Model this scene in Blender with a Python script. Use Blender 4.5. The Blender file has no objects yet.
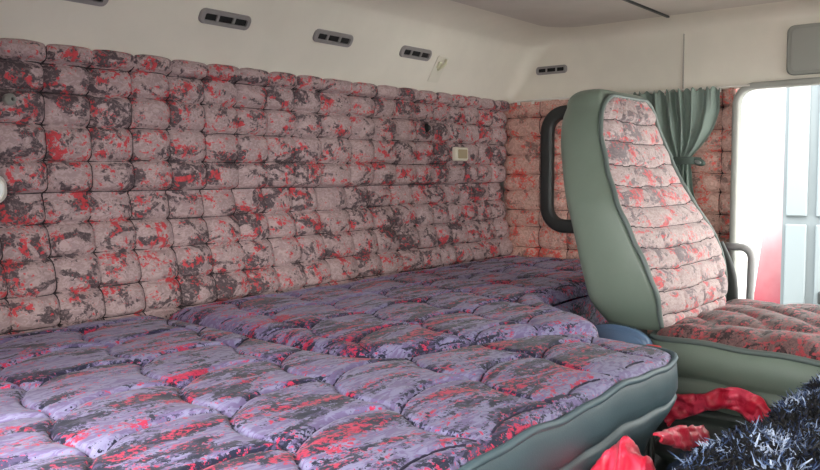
import bpy, bmesh, math, random
import numpy as np
from mathutils import Vector, Matrix, noise
random.seed(7); rng = np.random.default_rng(11)
S = bpy.context.scene
COL = S.collection
PI = math.pi

# ------------------------------------------------------------------ helpers
def link(name, me, mat, parent=None, smooth=True):
    o = bpy.data.objects.new(name, me)
    COL.objects.link(o)
    if mat is not None:
        me.materials.append(mat)
    if parent is not None:
        o.parent = parent
        loc = parent.location
        if loc.length > 0:
            me.transform(Matrix.Translation(-loc))
    if smooth and len(me.polygons):
        me.polygons.foreach_set('use_smooth', [True] * len(me.polygons))
    me.update()
    return o

def mesh(name, verts, faces, mat, parent=None, smooth=True, fix=True):
    me = bpy.data.meshes.new(name)
    me.from_pydata([tuple(v) for v in verts], [], [tuple(f) for f in faces])
    if fix:
        bm = bmesh.new(); bm.from_mesh(me)
        bmesh.ops.recalc_face_normals(bm, faces=bm.faces)
        bm.to_mesh(me); bm.free()
    return link(name, me, mat, parent, smooth)

def frombm(name, bm, mat, parent=None, smooth=False):
    me = bpy.data.meshes.new(name)
    bmesh.ops.recalc_face_normals(bm, faces=bm.faces)
    bm.to_mesh(me); bm.free()
    return link(name, me, mat, parent, smooth)

def tag(o, label, cat, group=None):
    o['label'] = label; o['category'] = cat
    if group: o['group'] = group
    return o

def empty(name, loc, label, cat, group=None):
    o = bpy.data.objects.new(name, None); COL.objects.link(o)
    o.location = loc; o.empty_display_size = .05
    return tag(o, label, cat, group)

def structure(o):
    o['kind'] = 'structure'; return o

def add_box(bm, lo, hi, bevel=0, seg=2):
    r = bmesh.ops.create_cube(bm, size=1)
    vs = r['verts']
    for v in vs:
        v.co = Vector([lo[i] + (v.co[i] + .5) * (hi[i] - lo[i]) for i in range(3)])
    if bevel > 0:
        es = list({e for v in vs for e in v.link_edges})
        bmesh.ops.bevel(bm, geom=es, offset=bevel, segments=seg, affect='EDGES', profile=.5)

def box(name, lo, hi, mat, parent=None, bevel=0, seg=2):
    bm = bmesh.new(); add_box(bm, lo, hi, bevel, seg)
    return frombm(name, bm, mat, parent, smooth=False)

def resample(pts, step, closed=False):
    pts = [Vector(p) for p in pts]
    if closed: pts = pts + [pts[0]]
    out = [pts[0]]; acc = 0
    L = [0]
    for a, b in zip(pts, pts[1:]): L.append(L[-1] + (b - a).length)
    n = max(2, int(round(L[-1] / step)))
    res = []
    k = 0
    for i in range(n + (0 if closed else 1)):
        t = L[-1] * i / n
        while k < len(L) - 2 and L[k + 1] < t: k += 1
        d = L[k + 1] - L[k]
        res.append(pts[k].lerp(pts[k + 1], (t - L[k]) / d if d > 0 else 0))
    return res

def smooth_path(pts, it=2, closed=False):
    pts = [Vector(p) for p in pts]
    for _ in range(it):
        n = []
        m = len(pts)
        if not closed: n.append(pts[0])
        for i in range(m if closed else m - 1):
            a, b = pts[i], pts[(i + 1) % m]
            n.append(a.lerp(b, .25)); n.append(a.lerp(b, .75))
        if not closed: n.append(pts[-1])
        pts = n
    return pts

def sweep_data(path, prof, up=(0, 0, 1), closed=False, scale=None):
    """prof: closed list of (a,b): a along side vector, b along up-ish vector"""
    path = [Vector(p) for p in path]; n = len(path); m = len(prof)
    V, F = [], []
    up = Vector(up)
    for i, p in enumerate(path):
        a = path[(i - 1) % n] if (closed or i > 0) else path[i]
        b = path[(i + 1) % n] if (closed or i < n - 1) else path[i]
        t = (b - a).normalized()
        s = t.cross(up)
        if s.length < 1e-4: s = t.cross(Vector((.13, 1, .07)))
        s.normalize(); u = s.cross(t).normalized()
        k = scale[i] if scale else 1
        for (x, y) in prof:
            V.append(p + s * x * k + u * y * k)
    for i in range(n if closed else n - 1):
        for j in range(m):
            F.append((i * m + j, i * m + (j + 1) % m, ((i + 1) % n) * m + (j + 1) % m, ((i + 1) % n) * m + j))
    if not closed:
        F.append(tuple(range(m))[::-1]); F.append(tuple((n - 1) * m + j for j in range(m)))
    return V, F

def circ(r, n=8, ry=None):
    ry = r if ry is None else ry
    return [(r * math.cos(2 * PI * i / n), ry * math.sin(2 * PI * i / n)) for i in range(n)]

def rrect2(w, h, r, seg=5):
    P = []
    for (cx, cy, a0) in ((w/2-r, h/2-r, 0), (-w/2+r, h/2-r, 90), (-w/2+r, -h/2+r, 180), (w/2-r, -h/2+r, 270)):
        for i in range(seg + 1):
            a = math.radians(a0 + 90 * i / seg)
            P.append((cx + r * math.cos(a), cy + r * math.sin(a)))
    return P

def tube(name, path, r, mat, parent=None, n=10, closed=False, up=(0, 0, 1)):
    V, F = sweep_data(path, circ(r, n), up, closed)
    return mesh(name, V, F, mat, parent)

def plate(name, M4, outline, h0, h1, mat, parent=None, bev=.25, hole=None):
    """raised plate in the local frame M4 (x,y in plane, z outwards); optional hole outline of equal point count"""
    V, F = [], []
    n = len(outline)
    c = Vector((sum(p[0] for p in outline) / n, sum(p[1] for p in outline) / n))
    b = (h1 - h0) * bev
    def ring(z, inset):
        for p in outline:
            d = Vector(p) - c
            q = c + d * (1 - inset / max(d.length, 1e-6))
            V.append(M4 @ Vector((q.x, q.y, z)))
    ring(h0, 0); ring(h1 - b, 0); ring(h1, b)
    for k in range(2):
        for j in range(n):
            F.append((k * n + j, k * n + (j + 1) % n, (k + 1) * n + (j + 1) % n, (k + 1) * n + j))
    if hole:
        for p in hole: V.append(M4 @ Vector((p[0], p[1], h1)))
        for p in hole: V.append(M4 @ Vector((p[0], p[1], h0)))
        for k in (2, 3):
            for j in range(n):
                F.append((k * n + j, k * n + (j + 1) % n, (k + 1) * n + (j + 1) % n, (k + 1) * n + j))
        for j in range(n):
            F.append((4 * n + j, 4 * n + (j + 1) % n, (j + 1) % n, j))
    else:
        F.append(tuple(2 * n + j for j in range(n))); F.append(tuple(range(n))[::-1])
    return mesh(name, V, F, mat, parent, smooth=False)

def fbm(x, y, z, octv=3):
    return noise.fractal(Vector((x, y, z)), 1.0, 2.0, octv)

def vnoise(X, Y, seed, octaves=3):
    """vectorised value noise ~[-1,1]"""
    out = np.zeros_like(X); amp = 1; tot = 0
    for o in range(octaves):
        xi = np.floor(X).astype(int); yi = np.floor(Y).astype(int)
        fx = X - xi; fy = Y - yi
        fx = fx * fx * (3 - 2 * fx); fy = fy * fy * (3 - 2 * fy)
        def h(a, b):
            v = np.sin(a * 127.1 + b * 311.7 + seed * 74.7 + o * 19.3) * 43758.5453
            return (v - np.floor(v)) * 2 - 1
        out += amp * ((h(xi, yi) * (1 - fx) + h(xi + 1, yi) * fx) * (1 - fy) + (h(xi, yi + 1) * (1 - fx) + h(xi + 1, yi + 1) * fx) * fy)
        tot += amp; amp *= .5; X = X * 2.03 + 5.1; Y = Y * 2.03 + 1.7
    return out / tot

# ------------------------------------------------------------------ materials
def s2l(c):
    return tuple((x / 255 / 12.92 if x / 255 <= .04045 else ((x / 255 + .055) / 1.055) ** 2.4) for x in c)

def nodes(name):
    m = bpy.data.materials.new(name); m.use_nodes = True
    nt = m.node_tree; b = nt.nodes['Principled BSDF']
    return m, nt, b

def N(nt, t, **kw):
    n = nt.nodes.new(t)
    for k, v in kw.items():
        if hasattr(n, k) and not k[0].isupper(): setattr(n, k, v)
        else: n.inputs[k].default_value = v
    return n

def math_node(nt, op, a, b=None, clamp=False):
    n = nt.nodes.new('ShaderNodeMath'); n.operation = op; n.use_clamp = clamp
    for i, v in enumerate((a, b)):
        if v is None: continue
        if isinstance(v, (int, float)): n.inputs[i].default_value = v
        else: nt.links.new(v, n.inputs[i])
    return n.outputs[0]

def mixcol(nt, fac, a, b):
    n = nt.nodes.new('ShaderNodeMix'); n.data_type = 'RGBA'
    nt.links.new(fac, n.inputs[0])
    for v, i in ((a, 6), (b, 7)):
        if isinstance(v, tuple): n.inputs[i].default_value = v + (1,)
        else: nt.links.new(v, n.inputs[i])
    return n.outputs[2]

def smoothstep_node(nt, v, lo, hi):
    n = nt.nodes.new('ShaderNodeMapRange'); n.interpolation_type = 'SMOOTHSTEP'
    nt.links.new(v, n.inputs[0]); n.inputs[1].default_value = lo; n.inputs[2].default_value = hi
    return n.outputs[0]

def plain(name, rgb, rough=.6, metal=0, spec=.5, bump=0, bscale=300, var=0):
    m, nt, b = nodes(name)
    c = s2l(rgb)
    b.inputs['Base Color'].default_value = c + (1,)
    b.inputs['Roughness'].default_value = rough; b.inputs['Metallic'].default_value = metal
    b.inputs['Specular IOR Level'].default_value = spec
    tc = N(nt, 'ShaderNodeTexCoord')
    if var:
        n = N(nt, 'ShaderNodeTexNoise', Scale=9.0, Detail=5.0)
        nt.links.new(tc.outputs['Object'], n.inputs['Vector'])
        f = smoothstep_node(nt, n.outputs[0], .35, .65)
        nt.links.new(mixcol(nt, f, tuple(x * (1 - var) for x in c), tuple(min(1, x * (1 + var)) for x in c)), b.inputs['Base Color'])
    if bump:
        n = N(nt, 'ShaderNodeTexNoise', Scale=float(bscale), Detail=3.0)
        nt.links.new(tc.outputs['Object'], n.inputs['Vector'])
        bp = N(nt, 'ShaderNodeBump', Strength=bump, Distance=.002)
        nt.links.new(n.outputs[0], bp.inputs['Height']); nt.links.new(bp.outputs[0], b.inputs['Normal'])
    return m

def fabric(name, light, light2, dark, red, scale, rot=(0, 0, 0), dth=.54, rth=.56, rough=.75, sheen=.15, fine=.4, fscale=95.0, soft=.012):
    famp = fine
    """woven camouflage print: pale ground, ragged dark leaves, speckled red patches"""
    m, nt, b = nodes(name)
    L = nt.links.new
    tc = N(nt, 'ShaderNodeTexCoord')
    mp = N(nt, 'ShaderNodeMapping'); mp.inputs['Scale'].default_value = scale; mp.inputs['Rotation'].default_value = rot
    L(tc.outputs['Object'], mp.inputs['Vector'])
    def nz(sc, det, dist, off, rg=.6):
        q = N(nt, 'ShaderNodeVectorMath', operation='ADD'); q.inputs[1].default_value = off
        L(mp.outputs[0], q.inputs[0])
        n = N(nt, 'ShaderNodeTexNoise', Scale=sc, Detail=det, Roughness=rg, Distortion=dist)
        L(q.outputs[0], n.inputs['Vector']); return n.outputs[0]
    A = nz(1.0, 4.0, 1.1, (0, 0, 0)); B = nz(1.15, 4.0, .9, (7.3, 3.1, 9.2)); Fn = N(nt, 'ShaderNodeTexNoise', Scale=fscale, Detail=4.0, Roughness=.7, Distortion=.3); L(tc.outputs['Object'], Fn.inputs['Vector']); F = Fn.outputs[0]
    Gd = nz(.42, 2.0, .3, (1.3, 4.4, 6.1)); G2 = nz(5.0, 2.0, 1.5, (4, 4, 2))
    fine = math_node(nt, 'MULTIPLY', math_node(nt, 'SUBTRACT', F, .5), famp)
    a = math_node(nt, 'ADD', A, fine)
    a2 = math_node(nt, 'ADD', a, math_node(nt, 'MULTIPLY', math_node(nt, 'SUBTRACT', Gd, .5), .25))
    dm = smoothstep_node(nt, a2, dth - soft, dth + soft)
    fine2 = math_node(nt, 'MULTIPLY', math_node(nt, 'SUBTRACT', F, .5), -famp * 1.9)
    r1 = math_node(nt, 'ADD', math_node(nt, 'ADD', B, fine2), math_node(nt, 'MULTIPLY', math_node(nt, 'SUBTRACT', A, .5), .25))
    rm = smoothstep_node(nt, r1, rth - soft * 1.1, rth + soft * 1.1)
    base = mixcol(nt, smoothstep_node(nt, G2, .42, .58), light, light2)
    dk2 = tuple(.55 * d + .45 * l for d, l in zip(dark, light2))
    dcol = mixcol(nt, smoothstep_node(nt, G2, .5, .62), dark, dk2)
    c1 = mixcol(nt, dm, base, dcol)
    r2 = tuple(.6 * x for x in red)
    rcol = mixcol(nt, smoothstep_node(nt, F, .38, .6), red, r2)
    c2 = mixcol(nt, rm, c1, rcol)
    L(c2, b.inputs['Base Color'])
    b.inputs['Roughness'].default_value = rough
    b.inputs['Specular IOR Level'].default_value = .35
    b.inputs['Sheen Weight'].default_value = sheen; b.inputs['Sheen Roughness'].default_value = .4
    w = N(nt, 'ShaderNodeTexNoise', Scale=420.0, Detail=1.0); L(tc.outputs['Object'], w.inputs['Vector'])
    bp = N(nt, 'ShaderNodeBump', Strength=.25, Distance=.001)
    L(w.outputs[0], bp.inputs['Height']); L(bp.outputs[0], b.inputs['Normal'])
    return m

M_WALLF = fabric('camo_wall_fabric', s2l((182, 160, 160)), s2l((160, 138, 140)), s2l((82, 70, 75)), s2l((202, 70, 78)), (13, 14, 19), (0, .7, .4), dth=.55, rth=.62, sheen=0, fine=.5, soft=.035)
M_SIDEF = fabric('camo_side_wall_fabric', s2l((212, 174, 162)), s2l((190, 152, 142)), s2l((136, 110, 104)), s2l((224, 100, 92)), (12, 11.5, 13), (.6, 0, .3), dth=.575, rth=.60, sheen=0, fine=.5, soft=.035)
M_BEDF = fabric('camo_mattress_fabric', s2l((138, 135, 170)), s2l((116, 103, 144)), s2l((32, 36, 58)), s2l((196, 52, 88)), (5.6, 16, 10), (0, 0, -.12), dth=.525, rth=.625, rough=.6, sheen=.1, fine=.6, fscale=120.0)
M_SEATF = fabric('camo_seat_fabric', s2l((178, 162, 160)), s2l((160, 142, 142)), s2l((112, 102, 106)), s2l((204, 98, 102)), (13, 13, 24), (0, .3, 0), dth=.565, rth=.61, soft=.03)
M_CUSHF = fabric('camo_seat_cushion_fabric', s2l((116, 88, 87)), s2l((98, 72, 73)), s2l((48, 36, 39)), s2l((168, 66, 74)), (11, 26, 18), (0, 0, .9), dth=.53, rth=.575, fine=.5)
M_HEAD = plain('headliner_cloth', (222, 217, 205), .95, bump=.15, bscale=500, var=.02)
M_CEIL = plain('ceiling_cloth', (200, 194, 186), .95, bump=.15, bscale=500, var=.03)
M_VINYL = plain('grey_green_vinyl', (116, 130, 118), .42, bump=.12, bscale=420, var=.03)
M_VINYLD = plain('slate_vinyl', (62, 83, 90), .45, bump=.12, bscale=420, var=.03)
M_PIPE = plain('piping_vinyl', (92, 104, 100), .45)
M_PIPED = plain('slate_piping', (76, 96, 104), .45)
M_DARK = plain('dark_rubber', (38, 42, 42), .5)
M_BLACK = plain('black_recess', (14, 14, 15), .8)
M_GREYP = plain('grey_plastic', (140, 142, 136), .55)
M_VENT = plain('vent_plastic', (138, 134, 134), .5)
M_FRAME = plain('door_seal_grey', (150, 152, 146), .5)
M_CURT = plain('curtain_cloth', (128, 144, 136), .8, bump=.1, bscale=350, var=.05)
M_STRAP = plain('strap_cloth', (70, 84, 78), .7)
M_METAL = plain('brushed_metal', (170, 172, 172), .35, metal=.9)
M_HANDLE = plain('handle_grey', (150, 150, 150), .4)
M_WHITE = plain('white_plastic', (224, 222, 214), .4)
M_CREAM = plain('cream_plastic', (222, 216, 200), .45)
M_BEIGE = plain('beige_rocker', (172, 158, 128), .5)
M_NAVY = plain('navy_cloth', (36, 52, 80), .7, var=.3)
M_BLUEP = plain('slate_blue_plastic', (88, 114, 146), .25, spec=.7)
M_BELLOW = plain('bellows_rubber', (66, 72, 68), .3, spec=.6)
M_FLOOR = plain('floor_mat', (40, 40, 42), .9, var=.2)
M_GREYD = plain('door_trim_grey', (92, 94, 94), .7)
M_OUTW = plain('outside_plaster', (240, 240, 238), .9, var=.02)
M_OUTG = plain('outside_concrete', (160, 157, 150), .9, var=.05)
M_DOORB = plain('pale_blue_paint', (112, 121, 125), .6)
M_DOORP = plain('pale_blue_panel_paint', (124, 134, 138), .6)
M_SHELL = plain('cab_shell', (150, 150, 146), .8)
M_TAPE = plain('clear_yellowed_plastic', (206, 204, 176), .3)
M_BUCK = plain('red_button', (210, 40, 44), .4)

def satin():
    m, nt, b = nodes('red_satin')
    tc = N(nt, 'ShaderNodeTexCoord')
    n = N(nt, 'ShaderNodeTexNoise', Scale=24.0, Detail=4.0, Distortion=1.2)
    nt.links.new(tc.outputs['Object'], n.inputs['Vector'])
    nt.links.new(mixcol(nt, smoothstep_node(nt, n.outputs[0], .4, .62), s2l((206, 26, 58)), s2l((238, 70, 100))), b.inputs['Base Color'])
    b.inputs['Roughness'].default_value = .38; b.inputs['Sheen Weight'].default_value = .08
    bp = N(nt, 'ShaderNodeBump', Strength=.5, Distance=.006)
    nt.links.new(n.outputs[0], bp.inputs['Height']); nt.links.new(bp.outputs[0], b.inputs['Normal'])
    return m
M_SATIN = satin()

def shag():
    m, nt, b = nodes('shag_yarn')
    g = N(nt, 'ShaderNodeNewGeometry')
    tc = N(nt, 'ShaderNodeTexCoord')
    n = N(nt, 'ShaderNodeTexNoise', Scale=17.0, Detail=3.0)
    nt.links.new(tc.outputs['Object'], n.inputs['Vector'])
    v = math_node(nt, 'ADD', math_node(nt, 'MULTIPLY', g.outputs['Random Per Island'], .5), math_node(nt, 'SUBTRACT', math_node(nt, 'MULTIPLY', n.outputs[0], 1.6), .43))
    r = N(nt, 'ShaderNodeValToRGB'); nt.links.new(v, r.inputs[0])
    e = r.color_ramp.elements
    e[0].position = .98; e[0].color = s2l((12, 12, 18)) + (1,)
    e[1].position = 1.0; e[1].color = s2l((186, 198, 220)) + (1,)
    e[0].position = .60
    for p, c in ((.69, (28, 40, 74)), (.79, (66, 88, 128)), (.90, (140, 158, 190))):
        x = e.new(p); x.color = s2l(c) + (1,)
    nt.links.new(r.outputs[0], b.inputs['Base Color']); b.inputs['Roughness'].default_value = .7
    return m
M_SHAG = shag()

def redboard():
    m, nt, b = nodes('red_board_glare')
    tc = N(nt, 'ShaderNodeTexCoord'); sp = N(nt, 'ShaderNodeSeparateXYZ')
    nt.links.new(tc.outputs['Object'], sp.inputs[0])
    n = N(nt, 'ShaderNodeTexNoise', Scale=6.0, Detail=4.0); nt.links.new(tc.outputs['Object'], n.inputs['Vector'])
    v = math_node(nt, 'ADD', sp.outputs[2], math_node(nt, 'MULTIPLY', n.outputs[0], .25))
    f = smoothstep_node(nt, v, .45, 1.15)  # glare over the upper part, painted into the board colour
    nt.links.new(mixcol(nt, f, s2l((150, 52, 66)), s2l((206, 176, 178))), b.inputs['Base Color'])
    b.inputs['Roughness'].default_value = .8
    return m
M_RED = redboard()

# ------------------------------------------------------------------ camera
YB, XR = 1.763, 2.900
cam = bpy.data.cameras.new('camera'); co = bpy.data.objects.new('camera', cam); COL.objects.link(co)
R3 = Matrix(((0.6154985, 0.0624140, -0.7856628), (-0.7881160, 0.0412823, -0.6141409), (-0.0058971, 0.9971962, 0.0745987)))
co.matrix_world = Matrix.Translation((0, 0, 1.10)) @ R3.to_4x4()
cam.sensor_width = 36; cam.lens = 36 * 818.21 / 820; cam.clip_start = .02
S.camera = co

# ------------------------------------------------------------------ setting: cab shell
XL0, YF = .22, -.85
structure(box('floor', (XL0 - .1, YF - .1, .05), (XR + .1, YB + .1, .15), M_FLOOR))

def quilt_cell(s, edges):
    e = np.asarray(edges); k = np.clip(np.searchsorted(e, s) - 1, 0, len(e) - 2)
    u = np.clip((s - e[k]) / (e[k + 1] - e[k]), 0, 1)
    return k, u

def tuft(S_, Z_, cols, rows, amp, seed, jit=.004):
    js = S_ + jit * vnoise(S_ * 9, Z_ * 9, seed, 2); jz = Z_ + jit * vnoise(S_ * 9, Z_ * 9, seed + 5, 2)
    k, u = quilt_cell(js, cols); l, v = quilt_cell(jz, rows)
    cw = np.diff(np.asarray(cols))[k]; rw = np.diff(np.asarray(rows))[l]
    pu = np.power(4 * u * (1 - u), .5); pv = np.power(4 * v * (1 - v), .5)
    h = amp * (.12 + .88 * pu) * pv
    mu = np.minimum(u, 1 - u) * cw; mv = np.minimum(v, 1 - v) * rw
    h -= .005 * np.exp(-(mv / .0040) ** 2) + .005 * np.exp(-(mu / .0036) ** 2)   # stitched creases
    # small puckers running from the stitches into each pad
    ang = vnoise(k * 3.7 + l * 1.3, l * 5.1, seed + 9, 1)
    w = np.sin((u * np.cos(ang * 2) + v * np.sin(ang * 2)) * 15 + ang * 8) * .0011 * pu * pv
    w += .003 * vnoise(S_ * 38, Z_ * 38, seed + 2, 2) * pu * pv
    # deeper dimples where seams cross
    du = np.minimum(u, 1 - u); dv = np.minimum(v, 1 - v)
    h -= .010 * np.exp(-(du ** 2 + dv ** 2) / .018)
    return h + w

def panel(name, s0, s1, z0, z1, step, P, hfun, mat, thick=.075, parent=None):
    ns = int(round((s1 - s0) / step)); nz = int(round((z1 - z0) / step))
    s = np.linspace(s0, s1, ns + 1); z = np.linspace(z0, z1, nz + 1)
    SS, ZZ = np.meshgrid(s, z, indexing='ij')
    H = hfun(SS, ZZ)
    V = [P(a, b, h) for a, b, h in zip(SS.ravel(), ZZ.ravel(), H.ravel())]
    F = []
    m = nz + 1
    for i in range(ns):
        for j in range(nz):
            F.append((i * m + j, (i + 1) * m + j, (i + 1) * m + j + 1, i * m + j + 1))
    bd = [i * m for i in range(ns + 1)] + [ns * m + j for j in range(1, nz + 1)] + [i * m + nz for i in range(ns - 1, -1, -1)] + [j for j in range(nz - 1, 0, -1)]
    b0 = len(V)
    for q in bd:
        V.append(P(SS.ravel()[q], ZZ.ravel()[q], -thick))
    n = len(bd)
    for q in range(n):
        F.append((bd[q], bd[(q + 1) % n], b0 + (q + 1) % n, b0 + q))
    F.append(tuple(b0 + q for q in range(n)))
    return mesh(name, V, F, mat, parent)

M_CREASE = plain('dark_crease_shade', (46, 38, 42), .8)  # shade in the quilting creases, put in as dark cords
def crease_shade_cords(parent, P, hfun, cols, rows, s0, s1, z0, z1, seed, jit=.004, r=.0024):
    VV, FF = [], []
    def shade_line(pts):
        a = np.array([p[0] for p in pts]); b = np.array([p[1] for p in pts])
        sa = a - jit * vnoise(a * 9, b * 9, seed, 2); sb = b - jit * vnoise(a * 9, b * 9, seed + 5, 2)
        ok = (sa > s0 + .004) & (sa < s1 - .004) & (sb > z0 + .004) & (sb < z1 - .004)
        sa, sb = sa[ok], sb[ok]
        if len(sa) < 3: return
        h = hfun(sa, sb) + .0020
        V, F = sweep_data([P(x, y, k) for x, y, k in zip(sa, sb, h)], circ(r, 5), up=(.3, .5, .8))
        o = len(VV); VV.extend(V); FF.extend(tuple(i + o for i in f) for f in F)
    for z in rows[1:-1]: shade_line([(x, z) for x in np.arange(s0, s1, .008)])
    for c in cols[1:-1]: shade_line([(c, z) for z in np.arange(z0, z1, .006)])
    return mesh('crease_shade', VV, FF, M_CREASE, parent)
back_cols = [.951 + .1095 * k for k in range(-8, 9)] + [1.963, 2.078, 2.19, 2.305, 2.408, 2.507, 2.608, 2.706, 2.81, 2.915]
back_cols = sorted(set(round(c, 4) for c in back_cols if c < 1.9 or c > 1.95)) 
back_rows = [.60, .68, .765, .836, .915, .990, 1.062, 1.135, 1.214, 1.288, 1.352, 1.40]
def sstep(x, a, b):
    t = np.clip((x - a) / (b - a), 0, 1); return t * t * (3 - 2 * t)
def back_h(s, z):
    h = tuft(s, z, back_cols, back_rows, .020, 3)
    low = 1 - sstep(z, 1.052, 1.068)                   # leaning backrest pad tucked in below the upper pad
    h += low * np.clip(-.026 + .066 * (1.062 - z) / .30, -.03, .05)
    h += .014 * sstep(z, 1.345, 1.358) * (1 - sstep(z, 1.385, 1.402))
    h += .006 * vnoise(s * 3, z * 4, 21, 2)
    return h - .014
PB = lambda s, z, h: (s, YB - h, z)
wb = structure(panel('wall_back', XL0, XR + .02, .60, 1.395, .0034, PB, back_h, M_WALLF))
crease_shade_cords(wb, PB, back_h, back_cols, back_rows, XL0, XR + .02, .60, 1.395, 3)

side_cols = [.80, .905, 1.015, 1.13, 1.25, 1.37, 1.49, 1.615, 1.765]
side_rows = [.50, .57, .645, .72, .798, .882, .951, 1.028, 1.095, 1.173, 1.248, 1.323, 1.40]
def side_h(s, z):
    return tuft(s, z, side_cols, side_rows, .019, 13) - .012 + .005 * vnoise(s * 3, z * 4, 27, 2)
PR = lambda s, z, h: (XR - h, s, z)
wr = structure(panel('wall_right', .862, YB + .02, .50, 1.395, .0038, PR, side_h, M_SIDEF))
crease_shade_cords(wr, PR, side_h, side_cols, side_rows, .862, YB + .02, .50, 1.395, 13)
# sheet metal round the door opening, the front and the driver's side
bm = bmesh.new()
add_box(bm, (XR + .078, .868, .1), (XR + .10, YB + .1, 1.66)); add_box(bm, (XR, YF, 1.40), (XR + .10, .80, 1.70))
add_box(bm, (XR, YF, .05), (XR + .10, .80, .42)); add_box(bm, (XR, YF - .05, .1), (XR + .10, -.30, 1.45))
structure(frombm('wall_side_shell', bm, M_SHELL))
bm = bmesh.new()
add_box(bm, (XL0 - .06, 1.10, .1), (XL0, YB + .1, 1.66)); add_box(bm, (XL0 - .06, YF, 1.315), (XL0, 1.10, 1.70)); add_box(bm, (XL0 - .06, YF, .05), (XL0, -.62, 1.45))
add_box(bm, (XL0 - .06, YF, .05), (XL0, 1.10, .40))
structure(frombm('wall_left', bm, M_SHELL))
structure(box('door_2_added_blocker', (-.84, -.69, .12), (.21, -.625, 1.62), M_GREYD, None, .015))      # open driver's door, unseen, added to cut light from the front left
structure(box('wall_front', (XL0 - .06, YF - .08, .05), (XR + .1, YF, .88), M_SHELL))
bm = bmesh.new(); add_box(bm, (XL0 - .06, YF - .08, 1.44), (XR + .1, YF, 1.70))
add_box(bm, (XL0 - .06, YF + .005, 1.0), (1.70, YF + .03, 1.45))            # unseen blind added to darken the upper left of the back wall
structure(frombm('wall_front_header_and_blocker', bm, M_SHELL))
structure(box('wall_rear_shell', (XL0 - .06, YB + .08, .1), (XR + .1, YB + .12, 1.66), M_SHELL))

# headliner: leaning cove along the back, upright cove over the right side, ceiling
def outline(z):
    t = (z - 1.387) / (1.590 - 1.387)
    ob, orr = .119 * t, .004 * t
    rad = .035 + .045 * min(1, max(0, t))
    if z > 1.590:
        a = min(1, (z - 1.590) / .045)
        k = .10 * (1 - math.sqrt(max(0, 1 - a * a)))
        ob += .030 * a + k; orr += k; rad += .5 * k
    yb, xr = YB - ob, XR - orr
    P = [Vector((XL0 - .02, yb, z)), Vector((1.2, yb, z)), Vector((2.0, yb, z))]
    for i in range(13):
        a = PI / 2 * (1 - i / 12)
        P.append(Vector((xr - rad + rad * math.cos(a), yb - rad + rad * math.sin(a), z)))
    P += [Vector((xr, 1.0, z)), Vector((xr, .3, z)), Vector((xr, YF, z))]
    return P
zs = [1.383, 1.387, 1.42, 1.46, 1.50, 1.54, 1.57, 1.590] + [1.590 + .045 * math.sin(PI / 2 * k / 9) for k in range(1, 10)]
rings = [outline(z) for z in zs]
V = [p for r in rings for p in r]; m = len(rings[0])
F = [(i * m + j, i * m + j + 1, (i + 1) * m + j + 1, (i + 1) * m + j) for i in range(len(rings) - 1) for j in range(m - 1)]
V2 = [p + (Vector((.03, .03, 0)) if True else p) for p in V]
n0 = len(V)
# lower lip turned back to the wall
lip = [p + Vector((.012 if p.x > 2.5 else 0, .03 if p.y > 1.4 else 0, 0)) for p in rings[0]]
V += lip
F += [(j, n0 + j, n0 + j + 1, j + 1) for j in range(m - 1)]
structure(mesh('trim_1', V, F, M_HEAD))
top = rings[-1]
V = [p + Vector((0, 0, .0)) for p in top] + [Vector((XL0 - .02, YF, 1.635))]
F = [tuple(range(len(V)))]
V += [p + Vector((0, 0, .05)) for p in V[:len(V)]]
k = len(V) // 2
F += [tuple(range(k, 2 * k))] + [(j, (j + 1) % k, k + (j + 1) % k, k + j) for j in range(k)]
structure(mesh('ceiling', V, F, M_CEIL, smooth=False))
structure(box('trim_2', (XL0, 1.053, 1.629), (2.80, 1.062, 1.636), M_DARK))           # dark joint across the ceiling
bm = bmesh.new(); add_box(bm, (2.8945, 1.034, 1.389), (2.899, 1.0385, 1.585), .001)
structure(frombm('trim_3', bm, plain('headliner_seam', (166, 162, 154), .9)))
# rubber seal round the door opening
P = [(2.885, .846, .43), (2.885, .846, 1.33)] + [(2.885, .791 + .055 * math.cos(a), 1.33 + .055 * math.sin(a)) for a in [PI / 2 * k / 6 for k in range(1, 7)]] + [(2.885, .2, 1.392), (2.885, -.29, 1.397)]
P = resample(P, .02)
V, F = sweep_data(P, rrect2(.022, .05, .008, 3), up=(1, 0, 0))
structure(mesh('trim_4', V, F, M_FRAME))

# ------------------------------------------------------------------ outside the open door
structure(box('ground', (-14, -14, -1.02), (16, 14, -1.0), M_OUTG))
structure(box('wall_outside', (4.60, -3, -1.0), (4.75, 5, 3.4), M_OUTW))
d = structure(box('door_1', (4.28, .10, -1.0), (4.598, 1.028, 2.3), M_DOORB))
bm = bmesh.new()
for (y0, y1, z0, z1) in ((.90, 1.005, -.2, .855), (.90, 1.005, .885, 2.2)):
    pass
bm.free()
for (y0, y1, z0, z1) in ((.915, 1.01, -.15, .845), (.915, 1.01, .885, 2.1), (.16, .875, -.15, .845), (.16, .875, .885, 2.1)):
    box('door_panel', (4.262, y0, z0), (4.281, y1, z1), M_DOORP, d, .006)
bm = bmesh.new(); add_box(bm, (4.22, .815, .47), (4.262, .85, .53), .008)
frombm('door_handle', bm, M_DARK, d)
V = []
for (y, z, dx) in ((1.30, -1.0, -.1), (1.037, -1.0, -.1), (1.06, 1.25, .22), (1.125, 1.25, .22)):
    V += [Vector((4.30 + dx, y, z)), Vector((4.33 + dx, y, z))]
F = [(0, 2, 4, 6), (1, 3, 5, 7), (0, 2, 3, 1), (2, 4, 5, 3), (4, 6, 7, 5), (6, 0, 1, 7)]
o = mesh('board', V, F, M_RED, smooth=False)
tag(o, 'tapering red board with glare painted in towards its top outside beside the pale blue door', 'board')

# ------------------------------------------------------------------ padded slabs (mattresses, seat cushion)
def chaikin(poly, it=3):
    return [(p.x, p.y) for p in smooth_path([(x, y, 0) for x, y in poly], it, True)]

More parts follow.
